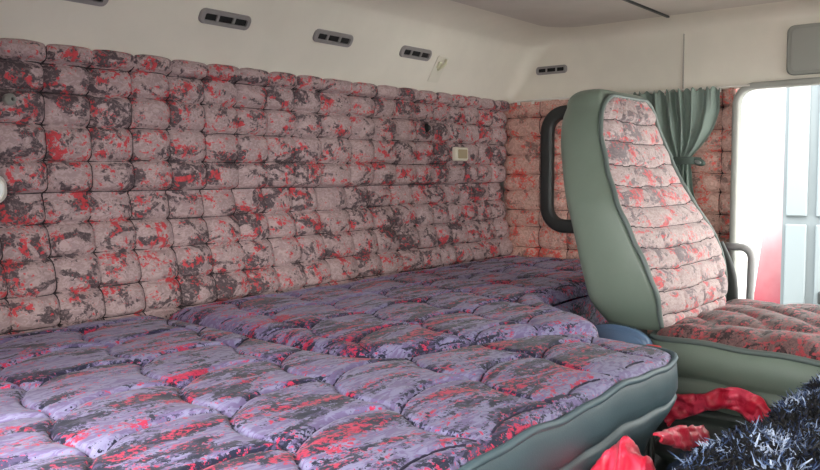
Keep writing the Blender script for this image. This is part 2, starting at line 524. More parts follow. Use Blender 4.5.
def poly_sd(P, X, Y):
    """signed distance (inside positive), nearest boundary point"""
    P = np.asarray(P); n = len(P)
    best = np.full(X.shape, 1e9); nx = np.zeros_like(X); ny = np.zeros_like(X); inside = np.zeros(X.shape, bool)
    for i in range(n):
        a = P[i]; b = P[(i + 1) % n]; e = b - a
        t = np.clip(((X - a[0]) * e[0] + (Y - a[1]) * e[1]) / (e @ e), 0, 1)
        px = a[0] + t * e[0]; py = a[1] + t * e[1]
        dd = np.hypot(X - px, Y - py); k = dd < best
        best = np.where(k, dd, best); nx = np.where(k, px, nx); ny = np.where(k, py, ny)
        c = ((a[1] > Y) != (b[1] > Y))
        with np.errstate(divide='ignore', invalid='ignore'):
            xi = (b[0] - a[0]) * (Y - a[1]) / (b[1] - a[1]) + a[0]
        inside ^= (c & (X < xi))
    return np.where(inside, best, -best), nx, ny

def slab_top(name, poly, hfun, step, mat, parent):
    P = np.asarray(poly)
    x = np.arange(P[:, 0].min() - step, P[:, 0].max() + 2 * step, step); y = np.arange(P[:, 1].min() - step, P[:, 1].max() + 2 * step, step)
    X, Y = np.meshgrid(x, y, indexing='ij')
    D, NX, NY = poly_sd(poly, X, Y)
    snap = np.abs(D) < .72 * step
    X = np.where(snap, NX, X); Y = np.where(snap, NY, Y); D = np.where(snap, 0, D)
    ok = D >= 0
    Z = hfun(X, Y, np.maximum(D, 0))
    idx = -np.ones(X.shape, int); V = []; F = []
    ii = np.argwhere(ok)
    for c, (i, j) in enumerate(ii): idx[i, j] = c
    V = [(X[i, j], Y[i, j], Z[i, j]) for i, j in ii]
    for i in range(X.shape[0] - 1):
        for j in range(X.shape[1] - 1):
            q = [idx[i, j], idx[i + 1, j], idx[i + 1, j + 1], idx[i, j + 1]]
            g = [k for k in q if k >= 0]
            if len(g) == 4: F.append(tuple(q))
            elif len(g) == 3: F.append(tuple(g))
    return mesh(name, V, F, mat, parent)

def skirt(name, poly, prof, mat, parent, bottom=False, wav=None, tap=None):
    """prof: list of (outset, z) walked down the side"""
    pts = resample([(x, y, 0) for x, y in poly], .015, True)
    n = len(pts); V = []; F = []
    ar = sum(pts[i].x * pts[(i + 1) % n].y - pts[(i + 1) % n].x * pts[i].y for i in range(n))
    for q_ in prof:
        o, z = q_[:2]; ins_ = q_[2] if len(q_) > 2 else 0
        for i, p in enumerate(pts):
            t = pts[(i + 1) % n] - pts[i - 1]; t.normalize()
            nn = Vector((t.y, -t.x, 0)) * (1 if ar > 0 else -1)
            dz = wav(p) if wav else 0
            V.append(Vector((p.x, p.y, z + dz)) + nn * (o - (ins_ * tap(p) if tap else 0)))
    for k in range(len(prof) - 1):
        for i in range(n):
            F.append((k * n + i, k * n + (i + 1) % n, (k + 1) * n + (i + 1) % n, (k + 1) * n + i))
    if bottom: F.append(tuple((len(prof) - 1) * n + i for i in range(n)))
    return mesh(name, V, F, mat, parent)

def piping(name, poly, out, z, r, mat, parent, wav=None):
    pts = resample([(x, y, 0) for x, y in poly], .015, True); n = len(pts)
    ar = sum(pts[i].x * pts[(i + 1) % n].y - pts[(i + 1) % n].x * pts[i].y for i in range(n))
    Q = []
    for i, p in enumerate(pts):
        t = (pts[(i + 1) % n] - pts[i - 1]).normalized()
        Q.append(Vector((p.x, p.y, z + (wav(p) if wav else 0))) + Vector((t.y, -t.x, 0)) * (out if ar > 0 else -out))
    return tube(name, Q, r, mat, parent, 8, True)

def bed_quilt(X, Y):
    """scalloped quilting: sheared lattice through the stitch nodes"""
    j0 = (Y - .727) / .182
    xs = (X - .693 - .052 * j0) / .209
    j = j0 - .17 * (1 - np.power(np.abs(np.sin(PI * xs)), .8)) * 0
    # both seam families bow outwards between nodes
    jj = j0 - .16 * np.abs(np.sin(PI * xs)) + .0
    ii = xs + .16 * np.abs(np.sin(PI * j0))
    fu = ii - np.floor(ii); fv = jj - np.floor(jj)
    pu = np.power(4 * fu * (1 - fu), .6); pv = np.power(4 * fv * (1 - fv), .6)
    h = .003 * pu * pv + .001 * np.minimum(pu, pv) + .003 * (1 - fv) ** 2 * np.minimum(1, pu * 1.3)
    mu = np.minimum(fu, 1 - fu) * .209; mv = np.minimum(fv, 1 - fv) * .182
    h -= .008 * np.exp(-(mu / .0042) ** 2) + .008 * np.exp(-(mv / .0042) ** 2)
    nx = xs - np.round(xs); ny = j0 - np.round(j0)
    h -= .008 * np.exp(-(nx ** 2 + ny ** 2) / .012)
    return h

def round_edge(D, r):
    d = np.minimum(D, r); return np.sqrt(np.maximum(0, r * r - (r - d) ** 2)) - r

front_poly = chaikin([(.26, 1.728), (.8, 1.730), (1.14, 1.728), (1.185, 1.70), (1.10, 1.06), (1.11, .98), (1.16, .935), (1.32, .895), (1.50, .838), (1.575, .79), (1.598, .75), (1.603, .63), (1.592, .588), (1.55, .556), (1.2, .545), (.8, .538), (.30, .535), (.26, .57), (.255, .8), (.255, 1.3), (.255, 1.70)], 2)
rear_poly = chaikin([(1.225, 1.730), (1.8, 1.732), (2.6, 1.732), (2.86, 1.730), (2.872, 1.715), (2.872, 1.4), (2.872, 1.12), (2.86, 1.10), (2.5, 1.098), (2.05, 1.09), (1.93, 1.065), (1.80, .89), (1.735, .81), (1.68, .775), (1.63, .785), (1.56, .822), (1.50, .852), (1.32, .91), (1.175, .95), (1.128, 1.0), (1.122, 1.07), (1.20, 1.70)], 2)
def front_h(X, Y, D):
    f = np.clip(D / .07, 0, 1)
    h = .750 + bed_quilt(X, Y) * f + round_edge(D, .03) * .5 + .015
    h += .004 * vnoise(X * 4, Y * 4, 31, 2) + .0022 * vnoise(X * 26, Y * 34, 33, 2) * f
    h -= .02 * sstep(X, 1.25, 1.62) * sstep(-Y, -.9, -.55)
    return h
def rear_h(X, Y, D):
    f = np.clip(D / .06, 0, 1)
    h = .769 + bed_quilt(X, Y) * f * .9 + round_edge(D, .05) * .8
    h += .005 * vnoise(X * 5, Y * 5, 41, 2) + .0022 * vnoise(X * 26, Y * 34, 43, 2) * f
    return h
bm = bmesh.new(); add_box(bm, (.26, .68, .15), (1.47, 1.72, .555), .02); add_box(bm, (1.46, .93, .15), (1.76, 1.72, .555), .02); add_box(bm, (1.75, 1.13, .15), (2.86, 1.72, .555), .02)
base = structure(frombm('bunk_platform', bm, M_DARK))
def wavy(p): return .0035 * math.sin(p.x * 17 + p.y * 9) + .002 * math.sin(p.x * 41) - (.012 if p.x > 1.2 and p.y < .9 else 0) * max(0, min(1, (p.x - 1.2) / .35))
t = empty('mattress', (1.0, 1.1, .556), 'front mattress of violet camouflage quilting with slate vinyl side and piping facing the camera', 'mattress', 'bunk mattresses')
slab_top('quilted_top', front_poly, front_h, .0046, M_BEDF, t)
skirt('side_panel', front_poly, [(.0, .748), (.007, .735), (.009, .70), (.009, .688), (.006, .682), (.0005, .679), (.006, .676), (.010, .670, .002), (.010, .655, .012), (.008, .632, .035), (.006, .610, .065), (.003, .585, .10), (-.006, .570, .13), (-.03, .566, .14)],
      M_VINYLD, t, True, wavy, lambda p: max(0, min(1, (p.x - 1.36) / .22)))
piping('piping', front_poly, .003, .748, .0062, M_PIPED, t, wavy)
t = empty('mattress', (2.0, 1.4, .586), 'rear mattress raised a little higher, its rounded corner reaching the seat base', 'mattress', 'bunk mattresses')
slab_top('quilted_top', rear_poly, rear_h, .0050, M_BEDF, t)
skirt('side_panel', rear_poly, [(0, .726), (.007, .715), (.007, .64), (0, .594), (-.02, .587)], M_BEDF, t, True)

M_BEDCREASE = plain('violet_crease_shade', (40, 36, 60), .7)  # fold shade of the bed quilting, laid in as dark violet cords
def bed_crease_shade(parent, poly, hfun):
    VV, FF = [], []
    def run(xs, j0):
        X = .693 + .052 * j0 + .209 * xs; Y = .727 + .182 * j0
        D, _, _ = poly_sd(poly, X, Y); Z = hfun(X, Y, np.maximum(D, 0)) + .0012
        seg = []
        for x, y, z, d_ in zip(X, Y, Z, D):
            if d_ > .018: seg.append(Vector((x, y, z)))
            if (d_ <= .018 or x == X[-1] and y == Y[-1]) and seg:
                if len(seg) > 4:
                    a, b = sweep_data(seg, circ(.0019, 5)); o_ = len(VV); VV.extend(a); FF.extend(tuple(q + o_ for q in f) for f in b)
                seg = []
    t_ = np.linspace(-4, 12, 700)
    for n in range(-6, 14): run(n - .16 * np.abs(np.sin(PI * t_)), t_)
    for n in range(-3, 8): run(t_, n + .16 * np.abs(np.sin(PI * t_)))
    return mesh('crease_shade', VV, FF, M_BEDCREASE, parent)
for o_, pl, hf in ((bpy.data.objects['mattress'], front_poly, front_h), (bpy.data.objects['mattress.001'], rear_poly, rear_h)): bed_crease_shade(o_, pl, hf)

# ------------------------------------------------------------------ passenger seat
zk = [.60, .696, .776, .840, .927, 1.016, 1.107, 1.161, 1.229, 1.266, 1.305, 1.34]
xl = [2.03, 2.03, 2.01, 2.00, 2.00, 2.00, 2.04, 2.06, 2.08, 2.10, 2.12, 2.12]
yf = [.780, .774, .776, .796, .840, .885, .932, .953, .975, .979, .977, .977]
zr = [.60, .695, .739, .798, .857, .917, .981, 1.076, 1.17, 1.263, 1.321, 1.34]
xr = [2.53, 2.534, 2.553, 2.574, 2.602, 2.616, 2.577, 2.548, 2.541, 2.495, 2.448, 2.44]
zb = [.60, .697, .743, .812, .906, 1.0, 1.08, 1.164, 1.22, 1.278, 1.317, 1.34]
yb = [y + .02 for y in (.93, .944, .963, .974, .997, 1.021, 1.052, 1.078, 1.087, 1.09, 1.07, 1.06)]
def sm(xs_, ys_):
    zz = np.linspace(xs_[0], xs_[-1], 120); v = np.interp(zz, xs_, ys_)
    kern = np.ones(9) / 9; vp = np.concatenate([[v[0]] * 4, v, [v[-1]] * 4]); v = np.convolve(vp, kern, 'valid')
    return lambda z: float(np.interp(z, zz, v))
fXL, fYF, fXR, fYB = sm(zk, xl), sm(zk, yf), sm(zr, xr), sm(zb, yb)
def round_ring(x0, x1, y0, y1, rf, rb, bow, z, seg=5):
    P = []
    def arc(cx, cy, r, a0, a1):
        for i in range(seg + 1):
            a = math.radians(a0 + (a1 - a0) * i / seg); P.append((cx + r * math.cos(a), cy + r * math.sin(a)))
    def line(a, b, n, bx, by):
        for i in range(1, n):
            t = i / n; k = 4 * t * (1 - t); P.append((a[0] + (b[0] - a[0]) * t + bx * k, a[1] + (b[1] - a[1]) * t + by * k))
    arc(x0 + rf, y0 + rf, rf, 270, 180); line((x0, y0 + rf), (x0, y1 - rb), 6, -bow, 0)
    arc(x0 + rb, y1 - rb, rb, 180, 90); line((x0 + rb, y1), (x1 - rb, y1), 10, 0, .015)
    arc(x1 - rb, y1 - rb, rb, 90, 0); line((x1, y1 - rb), (x1, y0 + rf), 6, bow, 0)
    arc(x1 - rf, y0 + rf, rf, 0, -90); line((x1 - rf, y0), (x0 + rf, y0), 12, 0, 0)
    return [Vector((a, b, z)) for a, b in P]
rings = []
for z in np.linspace(.69, 1.285, 44):
    low = max(0, 1 - (z - .69) / .10)
    i = .03 * low ** 2
    rings.append(round_ring(fXL(z) + i * .6, fXR(z) - i * .6, fYF(z) + .004, fYB(z) - i * .8, .012, .052, .004, z))
for k in range(1, 9):
    a = PI / 2 * k / 8; i = .05 * (1 - math.cos(a)); z = 1.285 + .05 * math.sin(a)
    rings.append(round_ring(fXL(1.285) + i, fXR(1.285) - i, fYF(1.285) + .004 + i * .55, fYB(1.285) - i * .75, .012, .048, .004, z))
m = len(rings[0]); V = [p for r in rings for p in r]
F = [(a * m + j, a * m + (j + 1) % m, (a + 1) * m + (j + 1) % m, (a + 1) * m + j) for a in range(len(rings) - 1) for j in range(m)]
F += [tuple(range(m))[::-1], tuple((len(rings) - 1) * m + j for j in range(m))]
seat = empty('passenger_seat', (2.28, .6, .15), 'tall passenger seat with grey green vinyl shell and tufted camouflage front', 'seat')
mesh('backrest', V, F, M_VINYL, seat)
# tufted front cover
def ins(z):
    top = 1.315; r = .05
    return r - math.sqrt(max(0, r * r - max(0, z - (top - r)) ** 2))
nu, nv = 100, 170
V, F = [], []
srows = [.66, .735, .795, .852, .905, .958, 1.012, 1.068, 1.126, 1.19, 1.25, 1.33]
U, ZZ = np.meshgrid(np.linspace(0, 1, nu + 1), np.linspace(.70, 1.3145, nv + 1), indexing='ij')
Xw = U * .45
jz = ZZ + .006 * vnoise(U * 5, ZZ * 9, 51, 2) + .010 * np.sin(U * PI)
l, v = quilt_cell(jz, srows); kx, uu = quilt_cell(U + .01 * vnoise(U * 5, ZZ * 20, 53, 1), [-.02, .26, .52, .78, 1.02])
H = .008 * np.power(4 * v * (1 - v), .5) * (.45 + .55 * np.power(4 * uu * (1 - uu), .45))
H -= .008 * np.exp(-(np.minimum(v, 1 - v) * .06 / .0035) ** 2) + .004 * np.exp(-(np.minimum(uu, 1 - uu) * .13 / .0045) ** 2)
H += .003 * vnoise(U * 18, ZZ * 40, 55, 2)
H += .004 * np.sin(U * 60 + 5 * vnoise(U * 3, ZZ * 5, 57, 1)) * sstep(ZZ, 1.24, 1.27)
H *= np.clip(np.minimum(U, 1 - U) / .09, 0, 1)
for i in range(nu + 1):
    for j in range(nv + 1):
        z = ZZ[i, j]; u = U[i, j]; q = ins(z)
        x = (fXL(z) + .008 + q) * (1 - u) + (fXR(z) - .008 - q) * u
        bulge = .022 * (4 * u * (1 - u)) ** .6 * min(1, (1.318 - z) / .06 + .05) + .012 * math.exp(-((u - .85) / .12) ** 2) * sstep(np.array(1.05 - z), 0., .15)
        V.append((x, fYF(min(z, 1.3)) + .002 - bulge - H[i, j], z))
m = nv + 1
F = [(i * m + j, (i + 1) * m + j, (i + 1) * m + j + 1, i * m + j + 1) for i in range(nu) for j in range(nv)]
mesh('backrest_cover', V, F, M_SEATF, seat)
VV, FF = [], []
def on_cover(u, z):
    i = min(nu - 1, max(0, int(round(u * nu)))); j = min(nv, max(0, int(round((z - .70) / (1.3145 - .70) * nv))))
    return Vector(V[i * (nv + 1) + j]) + Vector((0, -.0008, 0))
for rr in srows[1:-1]:
    pts = []
    for u in np.linspace(.03, .97, 60):
        z = rr - .010 * math.sin(u * PI)
        z = z - .006 * float(vnoise(np.array([u * 5.]), np.array([z * 9]), 51, 2)[0]); pts.append(on_cover(u, z))
    a, b = sweep_data(smooth_path(pts, 1), circ(.0019, 5), up=(0, 1, .1)); o_ = len(VV)
    VV += a; FF += [tuple(q + o_ for q in f) for f in b]
mesh('crease_shade', VV, FF, M_CREASE, seat)  # shade between the cover's rows, drawn as dark cords
path = [Vector((fXL(z) + .004 + ins(z), fYF(min(z, 1.3)) - .003 + .0015 * math.sin(z * 70), z)) for z in np.linspace(.70, 1.314, 60)]
path += [Vector((x, fYF(1.3) - .003, 1.315)) for x in np.linspace(fXL(1.31) + .06, fXR(1.31) - .06, 12)]
path += [Vector((fXR(z) - .004 - ins(z), fYF(min(z, 1.3)) - .003, z)) for z in np.linspace(1.314, .70, 60)]
tube('piping', path, .007, M_PIPE, seat, 8, up=(0, 1, .01))
# cushion
cush = chaikin([(1.985, .765), (1.975, .5), (1.955, .15), (1.97, .09), (2.02, .07), (2.58, .07), (2.64, .09), (2.65, .15), (2.64, .5), (2.615, .775), (2.59, .80), (2.03, .795)], 2)
def cush_h(X, Y, D):
    f = np.clip(D / .05, 0, 1)
    a = (X - 2) * 8.2 + 1.1 * np.sin((Y - .1) * 7); b = Y * 8.0 + .8 * np.sin((X - 2) * 9)
    p = a + b; q = a - b
    q1 = np.power(np.abs(np.sin(PI * p / 2)), .6); q2 = np.power(np.abs(np.sin(PI * q / 2)), .6)
    return .692 + .016 * q1 * q2 * f + .022 * np.clip(D / .2, 0, 1) ** .6 + round_edge(D, .025) * .6 + .003 * vnoise(X * 30, Y * 30, 61, 2) * f
t = None
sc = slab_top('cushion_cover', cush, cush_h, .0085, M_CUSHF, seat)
def sag(p): return -.012 * max(0, min(1, (.62 - p.y) / .3)) + .002 * math.sin(p.y * 31)
skirt('cushion_side', cush, [(0, .684), (.012, .672), (.018, .64), (.016, .61), (.006, .598), (.001, .592), (.010, .584), (.013, .555), (.006, .53), (-.03, .515)], M_VINYL, seat, True, sag)
piping('cushion_piping', cush, .004, .685, .0075, M_PIPE, seat, sag)
# recliner cover and folding bellows under the cushion
P = []
V, F = [], []
n = 18
for (dx) in (0, 1):
    for k in range(n + 1):
        a = PI * k / n
        x = 1.925 + .05 * dx
        V.append((x, .862 - .098 * math.cos(a), .655 + .058 * math.sin(a) ** .8 - .0 * dx))
    V.append((1.925 + .05 * dx, .96, .56)); V.append((1.925 + .05 * dx, .764, .56))
m = n + 3
F = [tuple(range(m)), tuple(range(m, 2 * m))] + [(j, (j + 1) % m, m + (j + 1) % m, m + j) for j in range(m)]
bm = bmesh.new()
vv = [bm.verts.new(v) for v in V]
for f in F: bm.faces.new([vv[i] for i in f])
bmesh.ops.recalc_face_normals(bm, faces=bm.faces)
bmesh.ops.bevel(bm, geom=[e for e in bm.edges if e.calc_face_angle(0) > 1.0], offset=.012, segments=3, affect='EDGES')
frombm('recliner_cover', bm, M_BLUEP, seat, True)
rings = []
for k in range(33):
    z = .16 + .36 * k / 32
    o = .022 * (.5 + .5 * math.cos(k / 32 * 2 * PI * 6))
    rings.append(round_ring(1.972 - o, 2.60 + o, .12 - o, .76 + o, .06, .06, 0, z))
m = len(rings[0]); V = [p for r in rings for p in r]
F = [(a * m + j, a * m + (j + 1) % m, (a + 1) * m + (j + 1) % m, (a + 1) * m + j) for a in range(len(rings) - 1) for j in range(m)]
F += [tuple(range(m))[::-1], tuple((len(rings) - 1) * m + j for j in range(m))]
mesh('suspension_bellows', V, F, M_BELLOW, seat)
V, F = sweep_data(smooth_path([(2.655, .835, .87), (2.655, .80, .80), (2.655, .785, .72), (2.655, .79, .62)], 2), rrect2(.05, .022, .009, 3), up=(1, 0, 0))
mesh('side_cover', V, F, M_DARK, seat)

# seat belt buckle standing between the mattress and the seat
b = empty('seat_belt_buckle', (1.80, .715, .15), 'black seat belt buckle with a red button between mattress corner and seat', 'buckle')
bm = bmesh.new(); add_box(bm, (1.815, .690, .60), (1.84, .735, .678), .006); o = frombm('buckle_body', bm, M_DARK, b)
bm = bmesh.new(); add_box(bm, (1.818, .694, .676), (1.837, .731, .699), .005); o = frombm('button', bm, M_BUCK, b); o['label'] = 'red push button'
tube('stalk', [(1.8275, .715, .15), (1.8275, .714, .4), (1.8275, .7125, .605)], .009, M_DARK, b)

# ------------------------------------------------------------------ grab handle by the door
h = empty('grab_handle', (2.83, .80, .42), 'grey bent tube grab handle at the door opening behind the seat cushion', 'handle')
P = [(2.868, .862, .848), (2.84, .855, .849), (2.82, .835, .850), (2.82, .805, .850)] + [(2.82, .805 - .036 * math.sin(a), .814 + .036 * math.cos(a)) for a in [PI / 2 * k / 7 for k in range(1, 8)]] + [(2.82, .771, .7), (2.82, .775, .42)]
tube('rail', resample(P, .012), .0130, M_HANDLE, h, 12, up=(1, 0, 0))
plate('foot', Matrix.Translation((2.82, .775, .42)), rrect2(.05, .05, .02), 0, .012, M_HANDLE, h)

# dark rounded window frame on the side wall, behind the seat
cy, cz = 1.385, 1.113
P = [Vector((2.874, cy + a, cz + c)) for a, c in rrect2(.35, .44, .075, 8)]
V, F = sweep_data(resample(P, .015, True), rrect2(.052, .036, .012, 3), up=(1, 0, 0), closed=True)
o = mesh('window_frame', V, F, M_DARK)
tag(o, 'dark rounded frame on the quilted side wall half hidden by the seat back', 'frame')

# ------------------------------------------------------------------ curtain, its track and its tieback
tr = empty('curtain_rail', (2.885, 1.3, 1.384), 'thin white curtain track with gliders under the headliner on the door side', 'rail')
box('track', (2.858, .80, 1.3835), (2.872, 1.70, 1.390), M_WHITE, tr, .002)
for y in [.90, .94, .985, 1.035, 1.085, 1.13, 1.17, 1.62, 1.685]:
    box('glider', (2.861, y - .006, 1.371), (2.869, y + .006, 1.3838), M_WHITE, tr, .002)
cz_ = [.80, .85, .985, 1.055, 1.149, 1.193, 1.244, 1.31, 1.386]
cR = [.95, .95, .962, .980, .990, .948, .915, .895, .893]
cL = [1.10, 1.09, 1.085, 1.075, 1.068, 1.115, 1.16, 1.19, 1.20]
nu, nv = 150, 60
V = []
for i in range(nu + 1):
    u = i / nu
    for j in range(nv + 1):
        z = .80 + (1.384 - .80) * j / nv
        a, bb = np.interp(z, cz_, cL), np.interp(z, cz_, cR)
        neck = math.exp(-((z - 1.15) / .05) ** 2)
        amp = .013 * (1 - .55 * neck)
        w = u + .02 * math.sin(9 * u + z * 6)
        x = 2.843 + amp * math.sin(2 * PI * 6.5 * w) + .35 * amp * math.sin(2 * PI * 15 * w + z * 9) * sstep(np.array(z), 1.2, 1.37) + .004 * math.sin(z * 30 + u * 13) * (1 - neck)
        y = a + (bb - a) * u + .003 * math.sin(2 * PI * 6.5 * w + 1.2)
        zz = z + (.006 * math.sin(2 * PI * 13 * u) if j == nv else 0)
        V.append((x, y, zz))
m = nv + 1
F = [(i * m + j, (i + 1) * m + j, (i + 1) * m + j + 1, i * m + j + 1) for i in range(nu) for j in range(nv)]
cu = mesh('curtain', V, F, M_CURT)
sd = cu.modifiers.new('thickness', 'SOLIDIFY'); sd.thickness = .0015
tag(cu, 'grey green curtain gathered at its waist beside the seat headrest', 'curtain')
tb = empty('curtain_tieback', (2.86, .96, 1.14), 'dark strap with an oval metal toggle tying the grey green curtain', 'tieback')
P = [(2.866, 1.085, 1.135), (2.835, 1.083, 1.135), (2.823, 1.06, 1.137), (2.821, 1.02, 1.14), (2.823, .985, 1.14), (2.835, .968, 1.139), (2.850, .953, 1.137)]
V, F = sweep_data(resample(smooth_path(P, 2), .008), rrect2(.003, .026, .0012, 2))
mesh('strap', V, F, M_STRAP, tb)
Mt = Matrix.Translation((2.842, .957, 1.135)) @ Matrix(((0, 0, -1), (-1, 0, 0), (0, 1, 0))).to_4x4() @ Matrix.Rotation(-.35, 4, 'Z')
plate('toggle', Mt, [(.024 * math.cos(2 * PI * k / 20), .013 * math.sin(2 * PI * k / 20)) for k in range(20)], 0, .010, M_STRAP, tb, .4)
plate('stud', Mt, [(.012 * math.cos(2 * PI * k / 16), .006 * math.sin(2 * PI * k / 16)) for k in range(16)], .010, .014, M_METAL, tb, .4)

# ------------------------------------------------------------------ air vents in the headliner
tv = Vector((0, -.119, .203)).normalized(); nv_ = Vector((1, 0, 0)).cross(tv)
def frame(o, x, y, z):
    M4 = Matrix.Identity(4)
    for i, a in enumerate((x, y, z)):
        for r in range(3): M4[r][i] = a[r]
    M4.translation = o; return M4
def vent(M4, label):
    t = empty('air_vent', (0, 0, 0), label, 'vent', 'headliner air vents')
    I = Matrix.Identity(4)
    plate('bezel', I, rrect2(.166, .040, .016), -.002, .007, M_VENT, t, .5, rrect2(.136, .018, .0045))
    plate('recess', I, rrect2(.140, .022, .004), -.002, .0012, M_BLACK, t, .2)
    for x in (-.026, .026):
        box('divider', (x - .004, -.009, .0005), (x + .004, .009, .005), M_VENT, t, .001)
    t.matrix_world = M4
    return t
def copy_thing(o, M4, label):
    c = o.copy(); COL.objects.link(c); c['label'] = label
    for ch in list(o.children):
        d_ = ch.copy(); COL.objects.link(d_); d_.parent = c
    c.matrix_world = M4; return c
def on_back(x, z):
    k = (z - 1.387) / .203
    return frame(Vector((x, YB - .119 * k, z)) , Vector((1, 0, 0)), tv, nv_)
v0 = vent(on_back(1.401, 1.501), 'air vent on the back cove, second from the left photo edge')
copy_thing(v0, on_back(1.804, 1.503), 'air vent on the back cove, next to the one by the plastic hook')
copy_thing(v0, on_back(2.205, 1.503), 'air vent on the back cove right beside the plastic hook')
copy_thing(v0, on_back(.985, 1.499), 'air vent on the back cove cut by the top edge of the photo')
copy_thing(v0, frame(Vector((2.8975, 1.557, 1.502)), Vector((0, -1, 0)), Vector((0, 0, 1)), Vector((-1, 0, 0))) @ Matrix.Diagonal((.82, .8, 1, 1)), 'air vent on the right side headliner above the seat back')

# yellowed hook stuck on the cove beside the vent
hk = empty('stick_on_hook', (0, 0, 0), 'small clear yellowed hook stuck to the headliner beside a vent', 'hook')
I = Matrix.Identity(4)
plate('backing', I, rrect2(.06, .10, .008), 0, .0022, plain('pale_tape', (214, 210, 196), .35), hk, .3)
tube('hook', [(-.004, .0, .003), (.0, .016, .014), (.008, .030, .016), (.016, .040, .006)], .005, M_TAPE, hk)
bm = bmesh.new(); add_box(bm, (-.018, .006, .002), (.0, .030, .010), .003); frombm('clip', bm, M_TAPE, hk)
hk.matrix_world = on_back(2.36, 1.466)

# grey panel over the door
pn = empty('grey_panel', (0, 0, 0), 'grey rounded panel set in the headliner above the door opening', 'panel')
plate('cover', I, rrect2(.46, .160, .022), -.002, .012, M_GREYP, pn, .4)
plate('inner_cover', I, rrect2(.43, .134, .016), .012, .0145, plain('grey_plastic_light', (146, 148, 142), .55), pn, .4)
pn.matrix_world = frame(Vector((2.8955, .465, 1.492)), Vector((0, -1, 0)), Vector((0, 0, 1)), Vector((-1, 0, 0)))

# ------------------------------------------------------------------ fittings on the back wall
def wallframe(x, z, h): return frame(Vector((x, YB - h, z)), Vector((1, 0, 0)), Vector((0, 0, 1)), Vector((0, -1, 0)))
sw = empty('wall_switch', (0, 0, 0), 'square cream switch on the quilted back wall near the right corner', 'switch')
plate('surround', I, rrect2(.084, .052, .009), -.012, .005, M_CREAM, sw, .3)
plate('rocker', I, rrect2(.058, .034, .004), .005, .008, M_BEIGE, sw, .3)
sw.matrix_world = wallframe(2.557, 1.173, .012)
o = empty('eyelet', (0, 0, 0), 'small round metal eyelet on the dark upper left of the back wall', 'eyelet')
plate('rim', I, [(.0125 * math.cos(2 * PI * k / 20), .0125 * math.sin(2 * PI * k / 20)) for k in range(20)], -.012, .010, M_GREYP, o, .4, [(.006 * math.cos(2 * PI * k / 20), .006 * math.sin(2 * PI * k / 20)) for k in range(20)])
plate('centre', I, [(.0065 * math.cos(2 * PI * k / 20), .0065 * math.sin(2 * PI * k / 20)) for k in range(20)], -.012, .002, M_DARK, o)
o.matrix_world = wallframe(.857, 1.262, .024)
o = empty('knob', (0, 0, 0), 'small black knob on the back wall below the plastic hook', 'knob')
plate('disc', I, [(.010 * math.cos(2 * PI * k / 16), .016 * math.sin(2 * PI * k / 16)) for k in range(16)], -.012, .008, M_BLACK, o, .4)
plate('cap', I, [(.006 * math.cos(2 * PI * k / 16), .009 * math.sin(2 * PI * k / 16)) for k in range(16)], .008, .012, M_DARK, o, .4)
o.matrix_world = wallframe(2.347, 1.262, .010)
o = empty('reading_light', (0, 0, 0), 'white oval reading light on the back wall cut by the left photo edge', 'light')
plate('housing', I, rrect2(.14, .062, .026, 7), -.016, .012, M_WHITE, o, .4)
plate('lens', I, rrect2(.11, .038, .016, 7), .012, .015, plain('frosted_lens', (236, 240, 240), .3), o, .4)
o.matrix_world = wallframe(.775, 1.073, .016)

# ------------------------------------------------------------------ tunnel with the throw, red satin and the navy bag
structure(box('engine_tunnel', (.84, -.70, .15), (1.90, .535, .50), M_DARK, None, .03, 3))
# shaggy throw heaped on the tunnel
RX = [.80, .889, .958, 1.057, 1.117, 1.205, 1.362, 1.465, 1.589, 1.706, 1.84, 1.95]
RZ = [.70, .73, .727, .722, .722, .715, .69, .69, .688, .684, .676, .67]
def throw_h(x, y):
    rz = np.interp(x, RX, RZ)
    ridge = .345
    back = sstep(ridge + .075 - y, 0, .065)
    fr = sstep(y + .25, 0, .12)
    ex = sstep(x - .87, 0, .04) * sstep(1.91 - x, 0, .04)
    return .503 + (rz - .503) * back * fr * ex + .018 * vnoise(x * 16, y * 16, 71, 2) * back * ex
xs_ = np.arange(.875, 1.905, .012); ys_ = np.arange(-.25, .42, .012)
X, Y = np.meshgrid(xs_, ys_, indexing='ij'); Z = throw_h(X, Y)
V = list(zip(X.ravel(), Y.ravel(), Z.ravel())); m = len(ys_)
F = [(i * m + j, (i + 1) * m + j, (i + 1) * m + j + 1, i * m + j + 1) for i in range(len(xs_) - 1) for j in range(m - 1)]
th = empty('shaggy_throw', (1.45, .2, .503), 'shaggy black and pale blue throw heaped in the lower right corner', 'throw')
mesh('backing', V, F, M_BLACK, th)
NB = 85000
bx = rng.uniform(.88, 1.90, NB); by = rng.uniform(-.2, .42, NB)
keep = (throw_h(bx, by) > .53) & ((by > .10) | (rng.uniform(0, 1, NB) < .2)); bx, by = bx[keep], by[keep]
bz = throw_h(bx, by); e = .006
gx = (throw_h(bx + e, by) - bz) / e; gy = (throw_h(bx, by + e) - bz) / e
V, F = [], []
for x, y, z, a, b in zip(bx, by, bz, gx, gy):
    n = Vector((-a, -b, 1)).normalized()
    d = (n + Vector(rng.normal(0, 1.0, 3))).normalized()
    s = d.cross(Vector(rng.normal(0, 1, 3))).normalized() * rng.uniform(.0009, .0018)
    L = rng.uniform(.004, .009); bend = Vector(rng.normal(0, .8, 3)) * L + Vector((0, 0, -.25 * L))
    p = Vector((x, y, z - .003)); k = len(V)
    for q, w in ((0, .8), (.5, 1), (1, .45)):
        c = p + d * L * q + bend * q * q
        V += [c - s * w, c + s * w]
    F += [(k, k + 1, k + 3, k + 2), (k + 2, k + 3, k + 5, k + 4)]
o = mesh('pile', V, F, M_SHAG, th, smooth=True, fix=False); o['kind'] = 'stuff'

